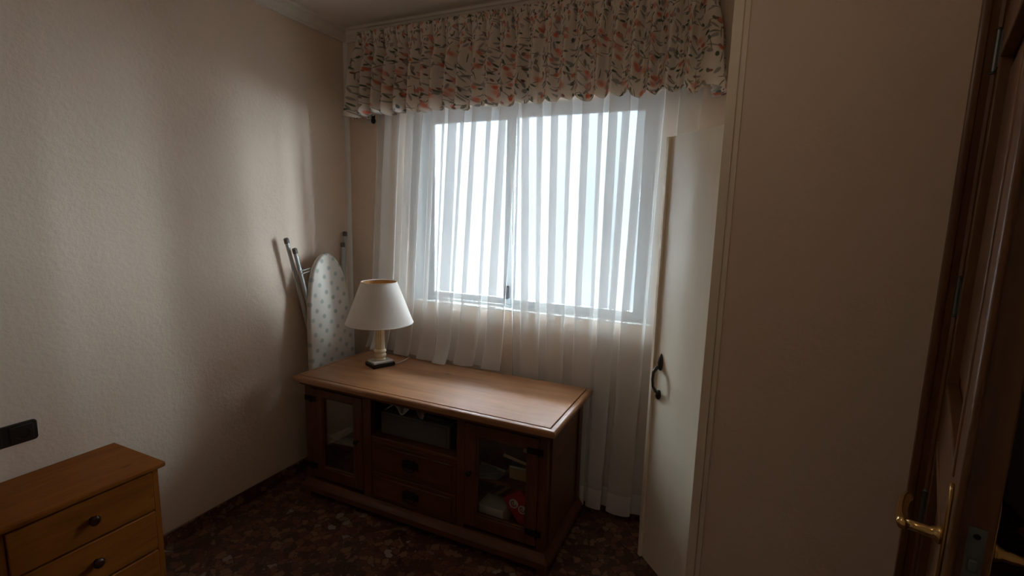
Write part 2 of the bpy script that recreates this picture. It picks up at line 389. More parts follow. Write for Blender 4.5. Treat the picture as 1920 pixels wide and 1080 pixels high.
def lerp(a, b, t): return a+(b-a)*t
def curtain(label, top, mid, bot, n, seed, zb_, drape=False):
    rnd = random.Random(seed)
    am = [rnd.uniform(.75, 1.2) for _ in range(n*2+3)]
    ph = [rnd.uniform(-.9, .9) for _ in range(6)]
    ZT, ZM, ZB = 2.038, .70, zb_
    def edge(i, z):
        return lerp(top[i], mid[i], (ZT-z)/(ZT-ZM)) if z > ZM else lerp(mid[i], bot[i], (ZM-z)/(ZM-ZB))
    def hem(u): return ZB+.004*math.sin(40*u)**2
    def pt(u, z):
        t = (ZT-z)/1.995
        x0, x1 = edge(0, z), edge(1, z)
        uw = u + (.010*math.sin(5.1*u*2*math.pi/2+ph[0]) + .012*math.sin(2.3*u*6.28+ph[1]+1.2*t))*(.4+.6*t)*math.sin(math.pi*u)
        th = math.pi*2*n*u/2*2/2 + .5*math.sin(6.28*u*1.7+ph[2]) + .35*t*math.sin(6.28*u*3.1+ph[3])
        th *= 1.0
        k = u*n; i = int(k) % len(am); A = lerp(am[i], am[(i+1) % len(am)], k-int(k))
        P = (x1-x0)/n
        x = x0+(x1-x0)*uw - P*.47*A*math.sin(4*math.pi*n*u/2*1.0 + math.sin(6.28*u*1.7+ph[2]) + .7*t*math.sin(6.28*u*3.1+ph[3]))
        y = -.050 + (.019+.006*t)*A*math.sin(th)*(.55+.45*min(1, t*5))
        y = max(-.085, min(-.018, y))
        if drape:      # hem pushed forward onto the sideboard, folds swept to the right
            q = max(0, min(1, (1.0-z)/.33)); y -= .040*q**3
            g = math.exp(-((u-.55)/.13)**2); x += (.055*g*math.sin(9*(u-.30)) - .012*math.sin(17*u))*q**2
            y -= .030*g*q**4*(1+math.sin(33*u))
        return x, y, z
    def f(u, v):
        hz = hem(u); z = lerp(ZT, hz, v); return pt(u, z)
    nu = n*16
    W = (top[1]-top[0])*2
    c = MB().grid(f, nu, 56, lambda u, v: (u*W, v*2)).build('sheer_curtain', 'sheer', None, smooth=True)
    tag(c, label, 'curtain', 'sheer curtains in front of the window')
    def h(u, v):
        hz = hem(u); x, y, z = pt(u, lerp(hz+.105, hz+.001, v)); return x, y-.0025, z
    if not drape: MB().grid(h, nu, 6, lambda u, v: (u*W, v*.1)).build('hem', 'sheer_hem', c, smooth=True)
    return c
curtain('left-hand white sheer curtain, its hem bunched on the sideboard behind the lamp', (.285, 1.108), (.205, 1.052), (.20, 1.05), 12, 3, .674, True)
curtain('right-hand white sheer curtain hanging to the floor beside the cream wardrobe door', (1.108, 1.955), (1.152, 1.915), (1.154, 1.90), 12, 11, .035)

# ------------------------------------------------------------------ floral valance
def valance():
    x0, x1, yf, ret, rc = .185, 2.000, -.135, .115, .03
    segs = []
    # path: left return, rounded corner, front, rounded corner, right return
    L1 = ret-rc; LC = rc*math.pi/2; LF = (x1-x0)-2*rc; TOT = 2*L1+2*LC+LF
    def path(s):
        if s < L1: return (x0, -.02-s), (-1, 0)
        s -= L1
        if s < LC:
            a = s/rc; return (x0+rc-rc*math.cos(a), -.02-L1-rc*math.sin(a)), (-math.cos(a), -math.sin(a))
        s -= LC
        if s < LF: return (x0+rc+s, -.02-L1-rc), (0, -1)
        s -= LF
        if s < LC:
            a = s/rc; return (x1-rc+rc*math.sin(a), -.02-L1-rc*math.cos(a)), (math.sin(a), -math.cos(a))
        s -= LC
        return (x1, -.02-L1+s), (1, 0)
    NP = 27; rnd = random.Random(5); wid = [rnd.uniform(.8, 1.25) for _ in range(NP+2)]; skew = [rnd.uniform(-.12, .12) for _ in range(NP+2)]
    ZT, ZB = 2.432, 2.005
    def f(u, v):
        t = v; k = u*NP; i = int(min(k, NP-1e-6)); p = k-i
        # top: tight pinch at p=0/1 ; lower: rolling pleat leaning to one side
        pin = -math.exp(-((min(p, 1-p))/.06)**2)*.045*math.exp(-(t/.30)**2*1.2)
        pp = (p + skew[i]*t) % 1.0
        q = pp/.68 if pp < .68 else 1-(pp-.68)/.32      # slow rise, quick fall
        roll = (q*q*(3-2*q)-.5)*.072*wid[i]*min(1, max(0, (t-.08)/.4))
        (x, y), (nx, ny) = path(u*TOT)
        flare = .020*t+.018*t*t
        o = pin+roll+flare
        tx = -ny; ty = nx
        sh = .005*wid[i]*math.sin(2*math.pi*pp)*min(1, max(0, (t-.1)/.4))
        zz = lerp(ZT, ZB+.006*math.sin(k*2.2), t) + (.012*math.sin(2*math.pi*pp-.6)-.004)*t*t
        return x+nx*o+tx*sh, min(-.012, y+ny*o+ty*sh), zz
    vo = MB().grid(f, NP*28, 26, lambda u, v: (u*TOT*1.45, (1-v)*.43)).build('floral_valance', 'floral', None, smooth=True, solid=.0015)
    tag(vo, 'pleated cream valance printed with coral flowers and green leaves over the window', 'valance')
    MB().box(x0+.008, x1-.008, -.122, -.004, 2.405, 2.425).build('valance_board', 'closet', vo)
    # stitched header line
    def g(u, v):
        x, y, z = f(u, .30+.012*v); (a, b), (nx, ny) = path(u*TOT); return x+nx*.0016, min(-.011, y+ny*.0016), z
    return vo
valance()

# ------------------------------------------------------------------ sideboard
CB = (.89, -.36, 0)
sb = thing('sideboard', CB, 'dark brown wooden sideboard with two glazed doors and two middle drawers', 'sideboard')
FY, BY = -.575, -.105
ZTOP = .665
tx0, tx1, ty0, ty1 = .200, 1.586, -.638, -.098
# table top: centre board set inside a rounded border with a fine groove between
g = .030
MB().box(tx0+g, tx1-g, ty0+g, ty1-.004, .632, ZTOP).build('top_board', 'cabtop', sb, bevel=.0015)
prof = [(0, 0), (.0, .024)]
def bull(n=6):
    return [(g-.0055, .632), (.012, .632), (.004, .636)]+[(.0+.012-.012*math.cos(a), .651+.013*math.sin(a)) for a in [R(90)*k/n for k in range(n+1)]]+[(g-.0055, .664)]
bl = bull()
brd = MB()
def sweep(mb, prof, corners):      # mitred border: prof = (inset, z)
    n = len(prof); vs = []
    for c in corners: vs += [(c[0]+c[2]*p[0], c[1]+c[3]*p[0], p[1]) for p in prof]
    m = len(corners)
    fs = [(i*n+k, i*n+(k+1) % n, (i+1)*n+(k+1) % n, (i+1)*n+k) for i in range(m-1) for k in range(n)]
    fs += [tuple(range(n)), tuple((m-1)*n+k for k in range(n-1, -1, -1))]
    return mb.add(vs, fs)
sweep(brd, bl, [(tx0, ty1, 1, 0), (tx0, ty0, 1, 1), (tx1, ty0, -1, 1), (tx1, ty1, -1, 0)])
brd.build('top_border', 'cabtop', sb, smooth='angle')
cove = [(.024, .632), (.024, .620), (.034, .612), (.046, .606), (.060, .606), (.060, .632)]
cv = MB(); sweep(cv, cove, [(tx0, ty1, 1, 0), (tx0, ty0, 1, 1), (tx1, ty0, -1, 1), (tx1, ty1, -1, 0)])
cv.build('cornice_moulding', 'cabx', sb, smooth='angle')
bx0, bx1 = .215, 1.537
# posts, rails, sides
for a, b in ((bx0, .262), (.590, .640), (1.115, 1.156), (1.502, bx1)):
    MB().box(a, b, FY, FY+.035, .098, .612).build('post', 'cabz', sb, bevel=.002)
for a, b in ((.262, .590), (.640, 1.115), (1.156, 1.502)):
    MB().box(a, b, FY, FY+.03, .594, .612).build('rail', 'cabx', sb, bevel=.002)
MB().box(.640, 1.115, FY+.002, FY+.030, .400, .418).build('rail', 'cabx', sb, bevel=.002)
MB().box(.640, 1.115, FY+.004, FY+.030, .2395, .2475).build('rail', 'cabx', sb, bevel=.001)
for a, b in ((bx0, bx0+.02), (bx1-.02, bx1)):
    sd = MB().box(a, b, FY+.035, BY, .098, .612).build('side_panel', 'caby', sb, bevel=.002)
for yy in (FY+.036, BY-.05):      # stiles raised on the visible end
    MB().box(bx1, bx1+.008, yy, yy+.05, .100, .606).build('end_stile', 'cabz', sb, bevel=.002)
MB().box(bx0+.02, bx1-.02, BY-.012, BY, .098, .612).build('back_panel', 'cabin', sb)
MB().box(bx0+.02, bx1-.02, FY+.035, BY-.012, .100, .116).build('bottom_panel', 'cabx', sb)
for a in (.606, 1.128): MB().box(a, a+.018, FY+.035, BY-.012, .116, .606).build('partition', 'cabin', sb)
MB().box(.624, 1.128, FY+.030, BY-.012, .400, .416).build('shelf', 'cabx', sb)
LSH, RSH = .295, .332
MB().box(.235, .606, FY+.05, BY-.012, LSH-.016, LSH).build('shelf', 'cabx', sb)
MB().box(1.146, 1.517, FY+.05, BY-.012, RSH-.016, RSH).build('shelf', 'cabx', sb)
# plinth
pf = [(.0, .040), (.0, .066), (.006, .074), (.012, .078), (.018, .092), (.022, .098), (.05, .098), (.05, .040)]
pb = MB(); sweep(pb, pf, [(.192, -.10, 1, 0), (.192, -.600, 1, 1), (1.562, -.600, -1, 1), (1.562, -.10, -1, 0)])
pb.build('plinth', 'cabx', sb, smooth='angle')
for xx in (.225, 1.53):
    for yy in (-.565, -.14): MB().box(xx-.022, xx+.022, yy-.022, yy+.022, 0, .040).build('foot', 'cabx', sb, bevel=.003)
# doors
def glazed_door(x0, x1, z0, z1, gx0, gx1, gz0, gz1, hinge_side):
    yf, yb = FY-.004, FY+.016
    d = MB().box(x0, gx0, yf, yb, z0, z1).box(gx1, x1, yf, yb, z0, z1).box(gx0, gx1, yf, yb, z0, gz0).box(gx0, gx1, yf, yb, gz1, z1).build('door', 'cabz', sb, bevel=.003)
    e = .008
    MB().box(gx0, gx0+e, yf+.004, yb, gz0, gz1).box(gx1-e, gx1, yf+.004, yb, gz0, gz1).box(gx0+e, gx1-e, yf+.004, yb, gz0, gz0+e).box(gx0+e, gx1-e, yf+.004, yb, gz1-e, gz1).build('glazing_bead', 'cabz', d, bevel=.002)
    MB().box(gx0+.002, gx1-.002, FY+.007, FY+.010, gz0+.002, gz1-.002).build('pane', 'cabglass', d)
    kx = x1-.028 if hinge_side < 0 else x0+.028
    MB().lathe([(.006, 0), (.005, -.008), (.011, -.014), (.012, -.020), (.007, -.026)], (kx, yf, .372), 16, 'y').build('knob', 'iron', d, smooth='angle')
    hx = x0 if hinge_side < 0 else x1
    for hz in (z0+.06, z1-.055):
        hb = MB().box(hx-.045, hx+.030, yf-.003, yf, hz-.014, hz+.014) if hinge_side < 0 else MB().box(hx-.050, hx+.022, yf-.003, yf, hz-.014, hz+.014)
        hb.tube([(hx, yf-.005, hz-.018), (hx, yf-.005, hz+.018)], .005, 8)
        hb.build('hinge', 'iron', d, bevel=.001)
    return d
glazed_door(.2635, .5885, .118, .592, .332, .537, .178, .556, -1)
glazed_door(1.158, 1.5005, .118, .592, 1.214, 1.4535, .178, .545, 1)
def drawer(z0, z1):
    x0, x1 = .6425, 1.1125
    d = MB().box(x0, x1, FY, FY+.02, z0, z1).build('drawer', 'cabx', sb, bevel=.002)
    MB().box(x0+.020, x1-.020, FY-.006, FY, z0+.018, z1-.018).build('raised_panel', 'cabx', d, bevel=.005, seg=1)
    cx, cz = .873, (z0+z1)/2
    h = MB().box(cx-.045, cx+.045, FY-.009, FY-.006, cz-.016, cz+.020)
    h.box(cx-.030, cx+.030, FY-.009, FY-.006, cz+.020, cz+.028)
    h.tube([(cx-.034, FY-.008, cz+.004), (cx-.034, FY-.022, cz+.002), (cx-.026, FY-.024, cz-.016), (cx, FY-.024, cz-.021), (cx+.026, FY-.024, cz-.016), (cx+.034, FY-.022, cz+.002), (cx+.034, FY-.008, cz+.004)], .0042, 8)
    h.build('pull', 'iron', d, bevel=.001)
drawer(.249, .3985); drawer(.102, .238)

# ------------------------------------------------------------------ contents of the sideboard
def one(name, mb, mat, label, cat, group=None, **kw): return tag(mb.build(name, mat, None, **kw), label, cat, group)
def base(mb, c): return mb
# left compartment: magazines on the shelf
for i, (cx, cy, w_, d_, h_, rz, m, lab) in enumerate((
        (.420, -.400, .20, .25, .012, .10, 'paper2', 'white magazine at the bottom of the pile behind the left glass door'),
        (.415, -.405, .19, .24, .008, -.16, 'paper', 'white magazine second from the bottom behind the left glass door'),
        (.430, -.385, .18, .22, .010, .28, 'paper2', 'white magazine turned askew on the pile behind the left glass door'))):
    z0 = LSH+.0005+sum((.0125, .0085, .0105)[:i])
    one('magazine', MB().obox((cx, cy, z0+h_/2), w_, d_, h_, rz=rz), m, lab, 'magazine', 'magazines in the left compartment', bevel=.001)
bag = MB().grid(lambda u, v: (.33+.20*u, -.40+.20*v, LSH+.0335+.048*math.sin(math.pi*u)*math.sin(math.pi*v)*(1+.25*math.sin(9*u+5*v))), 20, 14)
one('plastic_bag', bag, 'silver', 'crumpled grey plastic bag on top of the magazines', 'bag', smooth=True, solid=.001)
# middle: grey box with a white cloth
vb = thing('video_recorder', (.855, -.35, .4165), 'flat grey box-shaped recorder in the open middle compartment', 'recorder')
MB().box(.664, 1.050, -.530, -.20, .4200, .530).build('body', 'grey', vb, bevel=.004)
MB().box(.678, 1.036, -.533, -.530, .430, .520).build('front_panel', 'grey', vb, bevel=.001)
for xx in (.69, 1.02):
    for yy in (-.50, -.23): MB().lathe([(.012, 0), (.012, .0035)], (xx, yy, .4165), 12).build('foot', 'dkgrey', vb)
def crumple(u, v):
    x = .672+.23*u; y = -.515+.20*v
    edge = -.004*math.sin(u*17)
    z = .533+.034*math.sin(2.1*u*3.1+1.3*v+.4)**2*(1-.3*v)*math.sin(math.pi*min(1, u))**.5+.006*math.sin(13*u+7*v)**2
    return x+.012*math.sin(9*v+3*u), y+.012*math.sin(11*u)+edge, z
one('white_cloth', MB().grid(crumple, 36, 20), 'paper', 'crumpled white cloth lying on the grey recorder', 'cloth', smooth=True, solid=.0015)
one('dark_folder', MB().obox((.965, -.40, .5375), .15, .20, .012, rz=-.06), 'dkgrey', 'thin dark folder on the grey recorder beside the white cloth', 'folder', bevel=.002)
# right compartment, upper shelf
def book(loc, w_, d_, h_, rx, ry, rz, cover, label, group='books behind the right glass door', pages='pages'):
    t = thing('book', loc, label, 'book', group)
    t.rotation_euler = (rx, ry, rz)
    MB().box(-w_/2, w_/2, -d_/2, d_/2, 0, .002).box(-w_/2, w_/2, -d_/2, d_/2, h_-.002, h_).box(-w_/2, -w_/2+.002, -d_/2, d_/2, .002, h_-.002).build('cover', cover, t, local=True)
    MB().box(-w_/2+.002, w_/2-.004, -d_/2+.003, d_/2-.003, .002, h_-.002).build('pages', pages, t, local=True)
    return t
tb = thing('tan_box', (1.395, -.40, RSH), 'small tan cardboard box on the shelf behind the right glass door', 'box')
MB().box(1.328, 1.455, -.480, -.34, RSH+.0005, RSH+.046).build('body', 'tan', tb, bevel=.002)
MB().box(1.326, 1.457, -.482, -.338, RSH+.0462, RSH+.052).build('lid', 'tan', tb, bevel=.001)
book((1.392, -.410, RSH+.0525), .13, .15, .014, 0, 0, .08, 'silver', 'thin pale grey book lying flat on the small tan box', pages='paper2')
book((1.368, -.405, RSH+.082), .15, .16, .020, 0, .20, .05, 'navy', 'dark covered book tilted on top of the pile behind the right glass door')
book((1.420, -.385, RSH+.105), .09, .12, .026, 0, .20, -.05, 'cardbrown', 'small brown book highest on the pile behind the right glass door')
book((1.255, -.365, RSH+.0005), .14, .20, .030, 0, 0, -.15, 'maroon', 'maroon book lying flat at the back of the right shelf', pages='paper2')
for i, (cx, cy, rz) in enumerate(((1.235, -.480, .25), (1.262, -.468, -.20), (1.225, -.470, .6))):
    one('disc_case', MB().obox((cx, cy-.018, RSH+.004+.0072*i), .085, .075, .0065, rz=rz), 'silver', ('clear disc case lowest at the front of the right shelf', 'clear disc case in the middle of three on the right shelf', 'clear disc case topmost at the front of the right shelf')[i], 'disc case', 'disc cases on the right shelf', bevel=.001)
# right compartment, floor
FZ = .1165
wbx = thing('white_box', (1.265, -.47, FZ), 'low white box with handwriting on its side behind the right glass door', 'box')
wo = MB().box(1.195, 1.322, -.520, -.42, FZ, FZ+.076).build('body', 'paper', wbx, bevel=.002)
sc = MB(); rnd = random.Random(2)
pts = [(1.205+.0016*i, -.5215, FZ+.036-.0002*i+.006*math.sin(i*1.7)*rnd.uniform(.2, 1)) for i in range(32)]
sc.tube(pts, .0009, 5)
pts = [(1.268+.0016*i, -.5215, FZ+.033+.004*math.sin(i*2.1)*rnd.uniform(.2, 1)) for i in range(26)]
sc.tube(pts, .0008, 5)
sc.build('handwriting', 'ink', wo)
rb = thing('red_box', (1.400, -.487, FZ+.001), 'red card box with white round emblems tilted behind the right glass door', 'box')
rb.rotation_euler = (0, R(-38), 0)
ro = MB().box(-.006, .098, 0, .05, .002, .150).build('body', 'red', rb, bevel=.002, local=True)
for cx, cz, rad in ((.030, .108, .022), (.052, .068, .020), (.060, .020, .014)):
    em = MB().lathe([(rad, -.0008), (rad, 0)], (cx, -.0004, cz), 24, 'y').build('emblem', 'paper', ro, local=True)
    MB().tube([(cx+rad*.5*math.cos(a), -.0014, cz+rad*.55*math.sin(a)) for a in [R(40)+R(280)*k/12 for k in range(13)]], rad*.10, 6).tube([(cx-rad*.1, -.0014, cz-rad*.2), (cx+rad*.15, -.0014, cz+rad*.3)], rad*.09, 6).build('emblem_mark', 'red', em, local=True)
book((1.250, -.350, FZ+.072), .19, .10, .020, 0, R(-40), 0, 'navy', 'slate grey book leaning above the white box')
book((1.235, -.230, FZ+.068), .17, .10, .012, 0, R(-40), 0, 'tan', 'thin tan booklet leaning behind the slate grey book', pages='tan')
one('black_case', MB().obox((1.400, -.36, FZ+.046), .07, .12, .09), 'dkgrey', 'black case standing between the white box and the red box', 'case', bevel=.003)

# ------------------------------------------------------------------ table lamp
LX, LY, LZ = .4705, -.298, ZTOP+.0005
lamp = thing('table_lamp', (LX, LY, LZ), 'table lamp with cream column and white cone shade on the sideboard', 'lamp')
RZL = R(66)
MB().obox((LX, LY, LZ+.010), .125, .100, .020, rz=RZL).build('foot', 'ebony', lamp, bevel=.003)
MB().obox((LX, LY, LZ+.0265), .110, .088, .013, rz=RZL).build('base', 'marble', lamp, bevel=.004)
MB().lathe([(.029, .033), (.030, .038), (.026, .041), (.026, .045), (.030, .050), (.033, .056), (.033, .062), (.029, .067), (.027, .071), (.030, .075), (.033, .080), (.032, .086), (.027, .089), (.024, .092)], (LX, LY, LZ), 32).build('collar', 'cream', lamp, smooth=True)
fl = MB(); n = 48; rows = ((.092, 1.0), (.12, 1.0), (.20, .96), (.275, .93))
vs = []; fs = []
for h, s_ in rows:
    for k in range(n):
        r = (.0235+.0018*math.cos(k*2*math.pi/4))*s_
        vs.append((LX+r*math.cos(2*math.pi*k/n), LY+r*math.sin(2*math.pi*k/n), LZ+h))
for i in range(len(rows)-1):
    for k in range(n): fs.append((i*n+k, i*n+(k+1) % n, (i+1)*n+(k+1) % n, (i+1)*n+k))
fs.append(tuple((len(rows)-1)*n+k for k in range(n)))
fl.add(vs, fs).build('column', 'cream', lamp, smooth=True)
MB().lathe([(.024, .275), (.026, .280), (.012, .285), (.012, .33)], (LX, LY, LZ), 24).build('socket', 'brass', lamp, smooth='angle')
MB().lathe([(.012, .33), (.022, .35), (.030, .375), (.026, .40), (.010, .415)], (LX, LY, LZ), 20).build('bulb', 'paper', lamp, smooth=True)
SB, ST, RB_, RT_ = .236, .452, .175, .093
sh = MB().lathe([(RB_, SB), (RT_, ST)], (LX, LY, LZ), 64, caps=False).build('shade', 'shade', lamp, smooth=True)
MB().lathe([(RB_-.0025, SB+.001), (RT_-.0025, ST-.001)], (LX, LY, LZ), 64, caps=False).build('lining', 'lining', sh, smooth=True)
for rr, hh in ((RB_-.001, SB), (RT_-.001, ST)):
    MB().tube([(LX+rr*math.cos(a), LY+rr*math.sin(a), LZ+hh) for a in [2*math.pi*k/48 for k in range(49)]], .0028, 8, False).build('rim', 'shade', sh, smooth=True)
sp = MB()
for k in range(3):
    a = 2*math.pi*k/3+.4; sp.tube([(LX, LY, LZ+ST-.03), (LX+(RT_-.003)*math.cos(a), LY+(RT_-.003)*math.sin(a), LZ+ST-.004)], .0013, 6)
sp.tube([(LX, LY, LZ+.415), (LX, LY, LZ+ST-.028)], .002, 6)
sp.build('shade_carrier', 'brass', sh)
MB().tube([(LX+.052, LY+.030, LZ+.008), (LX+.066, LY+.075, LZ+.004), (LX+.062, LY+.13, LZ+.0035), (LX+.055, LY+.175, LZ+.004), (LX+.04, LY+.20, LZ+.003), (LX+.02, LY+.206, LZ-.06), (LX-.02, LY+.206, LZ-.30)], .0028, 8).build('cord', 'cord', lamp, smooth=True)

# ------------------------------------------------------------------ ironing board leaning in the corner
ib = thing('ironing_board', (.10, -.26, 0), 'folded ironing board in a pale dotted cover leaning in the corner', 'ironing board')
bt = .032; BXF = .118            # cover front plane at mid height
out = []
prof_b = [(0.0, .165), (.30, .167), (.65, .168), (.85, .158), (1.00, .143), (1.10, .122), (1.16, .100), (1.20, .072), (1.225, .046), (1.238, .022), (1.243, 0)]
yc = lambda z: -.266-.012*(z-.65)
left = [(yc(z)-w_, z+.004) for z, w_ in prof_b]; right = [(yc(z)+w_*1.0, z+.004) for z, w_ in reversed(prof_b[:-1])]
poly = left+right
bmb = MB()
npl = len(poly)
tilt = lambda z: BXF+.030-.046*z
bmb.add([(tilt(z), y, z) for y, z in poly]+[(tilt(z)-bt, y, z) for y, z in poly], [tuple(range(npl)), tuple(range(2*npl-1, npl-1, -1))]+[(i, (i+1) % npl, npl+(i+1) % npl, npl+i) for i in range(npl)])
bmb.build('cover', 'board', ib, bevel=.010, seg=3)
def leg(p0, p1, r=.0105):
    p0, p1 = Vector(p0), Vector(p1); d = (p1-p0).normalized()
    t = MB().tube([p0, p1], r, 14).build('leg', 'tube', ib, smooth='angle')
    MB().tube([p1-d*.018, p1+d*.006, p1+d*.010], [r*1.22, r*1.22, r*.8], 14).build('rubber_cap', 'rubber', t, smooth='angle')
leg((.050, -.250, .30), (.046, -.505, 1.325)); leg((.072, -.262, .42), (.068, -.474, 1.272))
leg((.050, -.150, .30), (.030, -.070, 1.350)); leg((.072, -.160, .42), (.052, -.112, 1.288))
MB().tube([(.084, -.462, 1.160), (.070, -.40, 1.166), (.052, -.33, 1.170), (.050, -.16, 1.170), (.045, -.090, 1.166)], .0036, 8).build('wire_brace', 'tube', ib, smooth=True)
MB().tube([(.084, -.455, 1.143), (.070, -.40, 1.150), (.052, -.33, 1.155), (.050, -.16, 1.156), (.045, -.092, 1.150)], .0036, 8).build('wire_brace', 'tube', ib, smooth=True)
MB().tube([(.050, -.250, .31), (.050, -.150, .31)], .0105, 12).build('crossbar', 'tube', ib, smooth='angle')

# ------------------------------------------------------------------ pine bedside chest
CHL = (.17, -1.555, 0)
ch = thing('pine_chest', CHL, 'varnished orange pine chest with three drawers against the left wall', 'chest')
cy0, cy1 = -1.772, -1.338
MB().box(.014, .337, -1.790, -1.320, .545, .565).build('top', 'pine', ch, bevel=.006, seg=3)
for a, b in ((cy0, cy0+.020), (cy1-.020, cy1)): MB().box(.016, .318, a, b, .0, .545).build('side_panel', 'pinez', ch, bevel=.002)
MB().box(.016, .026, cy0+.020, cy1-.020, .05, .545).build('back_panel', 'pinez', ch)
MB().box(.300, .316, cy0+.020, cy1-.020, .0, .085).build('base_rail', 'pine', ch, bevel=.002)
MB().box(.318, .330, cy0-.006, cy1+.006, .0, .075).build('skirt', 'pine', ch, bevel=.004)
for z0, z1 in ((.0905, .234), (.2405, .3865), (.393, .5365)):
    d = MB().box(.304, .324, cy0+.022, cy1-.0225, z0, z1).box(.05, .304, cy0+.030, cy1-.030, z0+.01, z1-.03).build('drawer', 'pine', ch, bevel=.003)
    MB().lathe([(.008, 0), (.007, .006), (.012, .012), (.0165, .018), (.0165, .023), (.010, .028), (.003, .029)], (.324, -1.548, (z0+z1)/2+.002), 20, 'x').build('knob', 'knob', d, smooth=True)

# ------------------------------------------------------------------ wall socket
ws = thing('wall_socket', (0, -1.62, .708), 'dark brown double wall socket above the pine chest', 'socket')
rp = []
for cy_, cz_, a0 in ((-1.548, .733, 0), (-1.694, .733, 90), (-1.694, .683, 180), (-1.548, .683, 270)):
    rp += [(cy_+.011*math.cos(R(a0+18*k)), cz_+.011*math.sin(R(a0+18*k))) for k in range(6)]
MB().prism(rp, .0003, .010, 'x').build('plate', 'bakelite', ws, bevel=.003, seg=3)
for yy in (-1.580, -1.662):
    o = MB().box(.010, .0135, yy-.031, yy+.031, .681, .735).build('insert', 'bakelite', ws, bevel=.003)
    MB().lathe([(.0215, .0135), (.0225, .0155), (.019, .0155), (.018, .012), (.001, .0118)], (0, yy, .708), 28, 'x', caps=False).build('socket_well', 'bakelite', o, smooth='angle')
    for dz in (-.0095, .0095): MB().lathe([(.0024, .0118), (.0024, .0123)], (0, yy, .708+dz), 10, 'x').build('contact_hole', 'ink', o)

# ------------------------------------------------------------------ built-in wardrobe
wd = thing('built_in_wardrobe', (2.12, -.30, 0), 'cream built-in wardrobe with its tall narrow door standing ajar', 'wardrobe')
MB().box(PX0, PX0+.030, Y2-.006, Y2+.052, 0, H).box(PX0+.0325, PX1, Y2-.004, Y2+.052, 0, H).box(PX0+.029, PX0+.034, Y2, Y2+.050, 0, H).build('frame_post', 'closet', wd, bevel=.0015)
MB().box(PX0, PX0+.045, -.045, -.001, 0, H).build('frame_post', 'closet', wd, bevel=.0015)
MB().box(PX0, PX0+.045, Y2+.053, -.046, 1.802, 1.842).build('frame_rail', 'closet', wd, bevel=.0015)
MB().box(PX0+.001, PX0+.020, Y2+.056, -.049, 1.844, 2.40).build('upper_door', 'closet', wd, bevel=.002)
MB().box(PX0, PX0+.045, Y2+.053, -.046, 2.402, H).build('frame_rail', 'closet', wd, bevel=.0015)
MB().box(PX0+.005, PX0+.025, -.205, -.046, .0, 1.80).build('fixed_panel', 'closet', wd, bevel=.0015)
MB().box(2.66, 2.679, Y2+.092, -.001, 0, H).build('back_panel', 'closet', wd)
MB().box(PX0+.046, 2.659, Y2+.0925, -.002, 1.805, 1.825).build('shelf', 'closet', wd)
MB().tube([(2.40, Y2+.093, 1.70), (2.40, -.003, 1.70)], .012, 12).build('hanging_rail', 'steel', wd, smooth='angle')
HB = Vector((2.103, -.513)); FA = Vector((1.889, -.272)); LV = FA-HB; LL = LV.length
dl = bpy.data.objects.new('door', None)
dl.empty_display_size = .05
# door leaf: local x runs from the hinge to the free edge, local -y is the room face
ang = math.atan2(LV.y, LV.x)
leaf = MB().box(0, LL, -.009, .009, .014, 1.798).build('door', 'closet', wd, bevel=.0015, local=True)
bpy.data.objects.remove(dl)
leaf.location = (HB.x-2.12, HB.y+.30, 0); leaf.rotation_euler = (0, 0, ang)
# room face is the one looking to -x,-y : local +y side
nrm = Vector((-math.sin(ang), math.cos(ang))); sg = 1 if nrm.dot(Vector((-1, -1))) > 0 else -1
MB().box(LL-.016, LL+.002, sg*.009, sg*.021, .014, 1.798).build('edge_strip', 'closet', leaf, bevel=.002, local=True)
hx_ = LL-.055
hn = MB()
hn.lathe([(.001, .944-.0), (.009, .925), (.013, .905), (.010, .885), (.005, .874)], (hx_, sg*.012, 0), 12)
hn.lathe([(.006, .79), (.012, .778), (.013, .765), (.006, .752)], (hx_, sg*.012, 0), 12)
hn.tube([(hx_, sg*.012, .893), (hx_, sg*.030, .885), (hx_+.002, sg*.042, .868), (hx_+.002, sg*.044, .838), (hx_+.002, sg*.040, .808), (hx_, sg*.028, .788), (hx_, sg*.012, .775)], [.006, .008, .0065, .0055, .0055, .006, .005], 10)
hn.build('handle', 'pewter', leaf, smooth=True, local=True)
for hz in (.25, .9, 1.6):
    MB().tube([(.0, sg*.012, hz-.03), (.0, sg*.012, hz+.03)], .005, 8).build('hinge', 'brass', leaf, local=True)

# ------------------------------------------------------------------ brown room door, open towards the viewer
# casing and jamb
cs_ = MB()
def casing_prof(): return [(0, 0), (0, -.010), (.006, -.014), (.016, -.014), (.020, -.011), (.036, -.011), (.042, -.016), (.050, -.016), (.050, 0)]
cprof = casing_prof()
cx0 = dox0-.044
cs_.prism([(cx0+x, Y2+y) for x, y in cprof], 0, 2.095, 'z')
cs_.prism([(dox1+.044-x, Y2+y) for x, y in cprof], 0, 2.095, 'z')
struct('trim_4', cs_, 'doorz', 'moulded brown wood casing around the doorway beside the shaded wall', 'door casing', smooth='angle')
struct('trim_5', MB().prism([(Y2+y, 2.095-x) for x, y in cprof], cx0+.05, dox1-.006, 'x'), 'doorx', 'brown wood head casing above the open brown door', 'door casing', smooth='angle')
jb = MB().box(dox0, dox0+.010, Y2+.001, Y2+.10, 0, doz).box(dox1-.010, dox1, Y2+.001, Y2+.10, 0, doz).box(dox0+.010, dox1-.010, Y2+.001, Y2+.10, doz-.012, doz)
struct('trim_6', jb, 'doorz', 'brown wood jamb lining inside the doorway', 'door jamb')
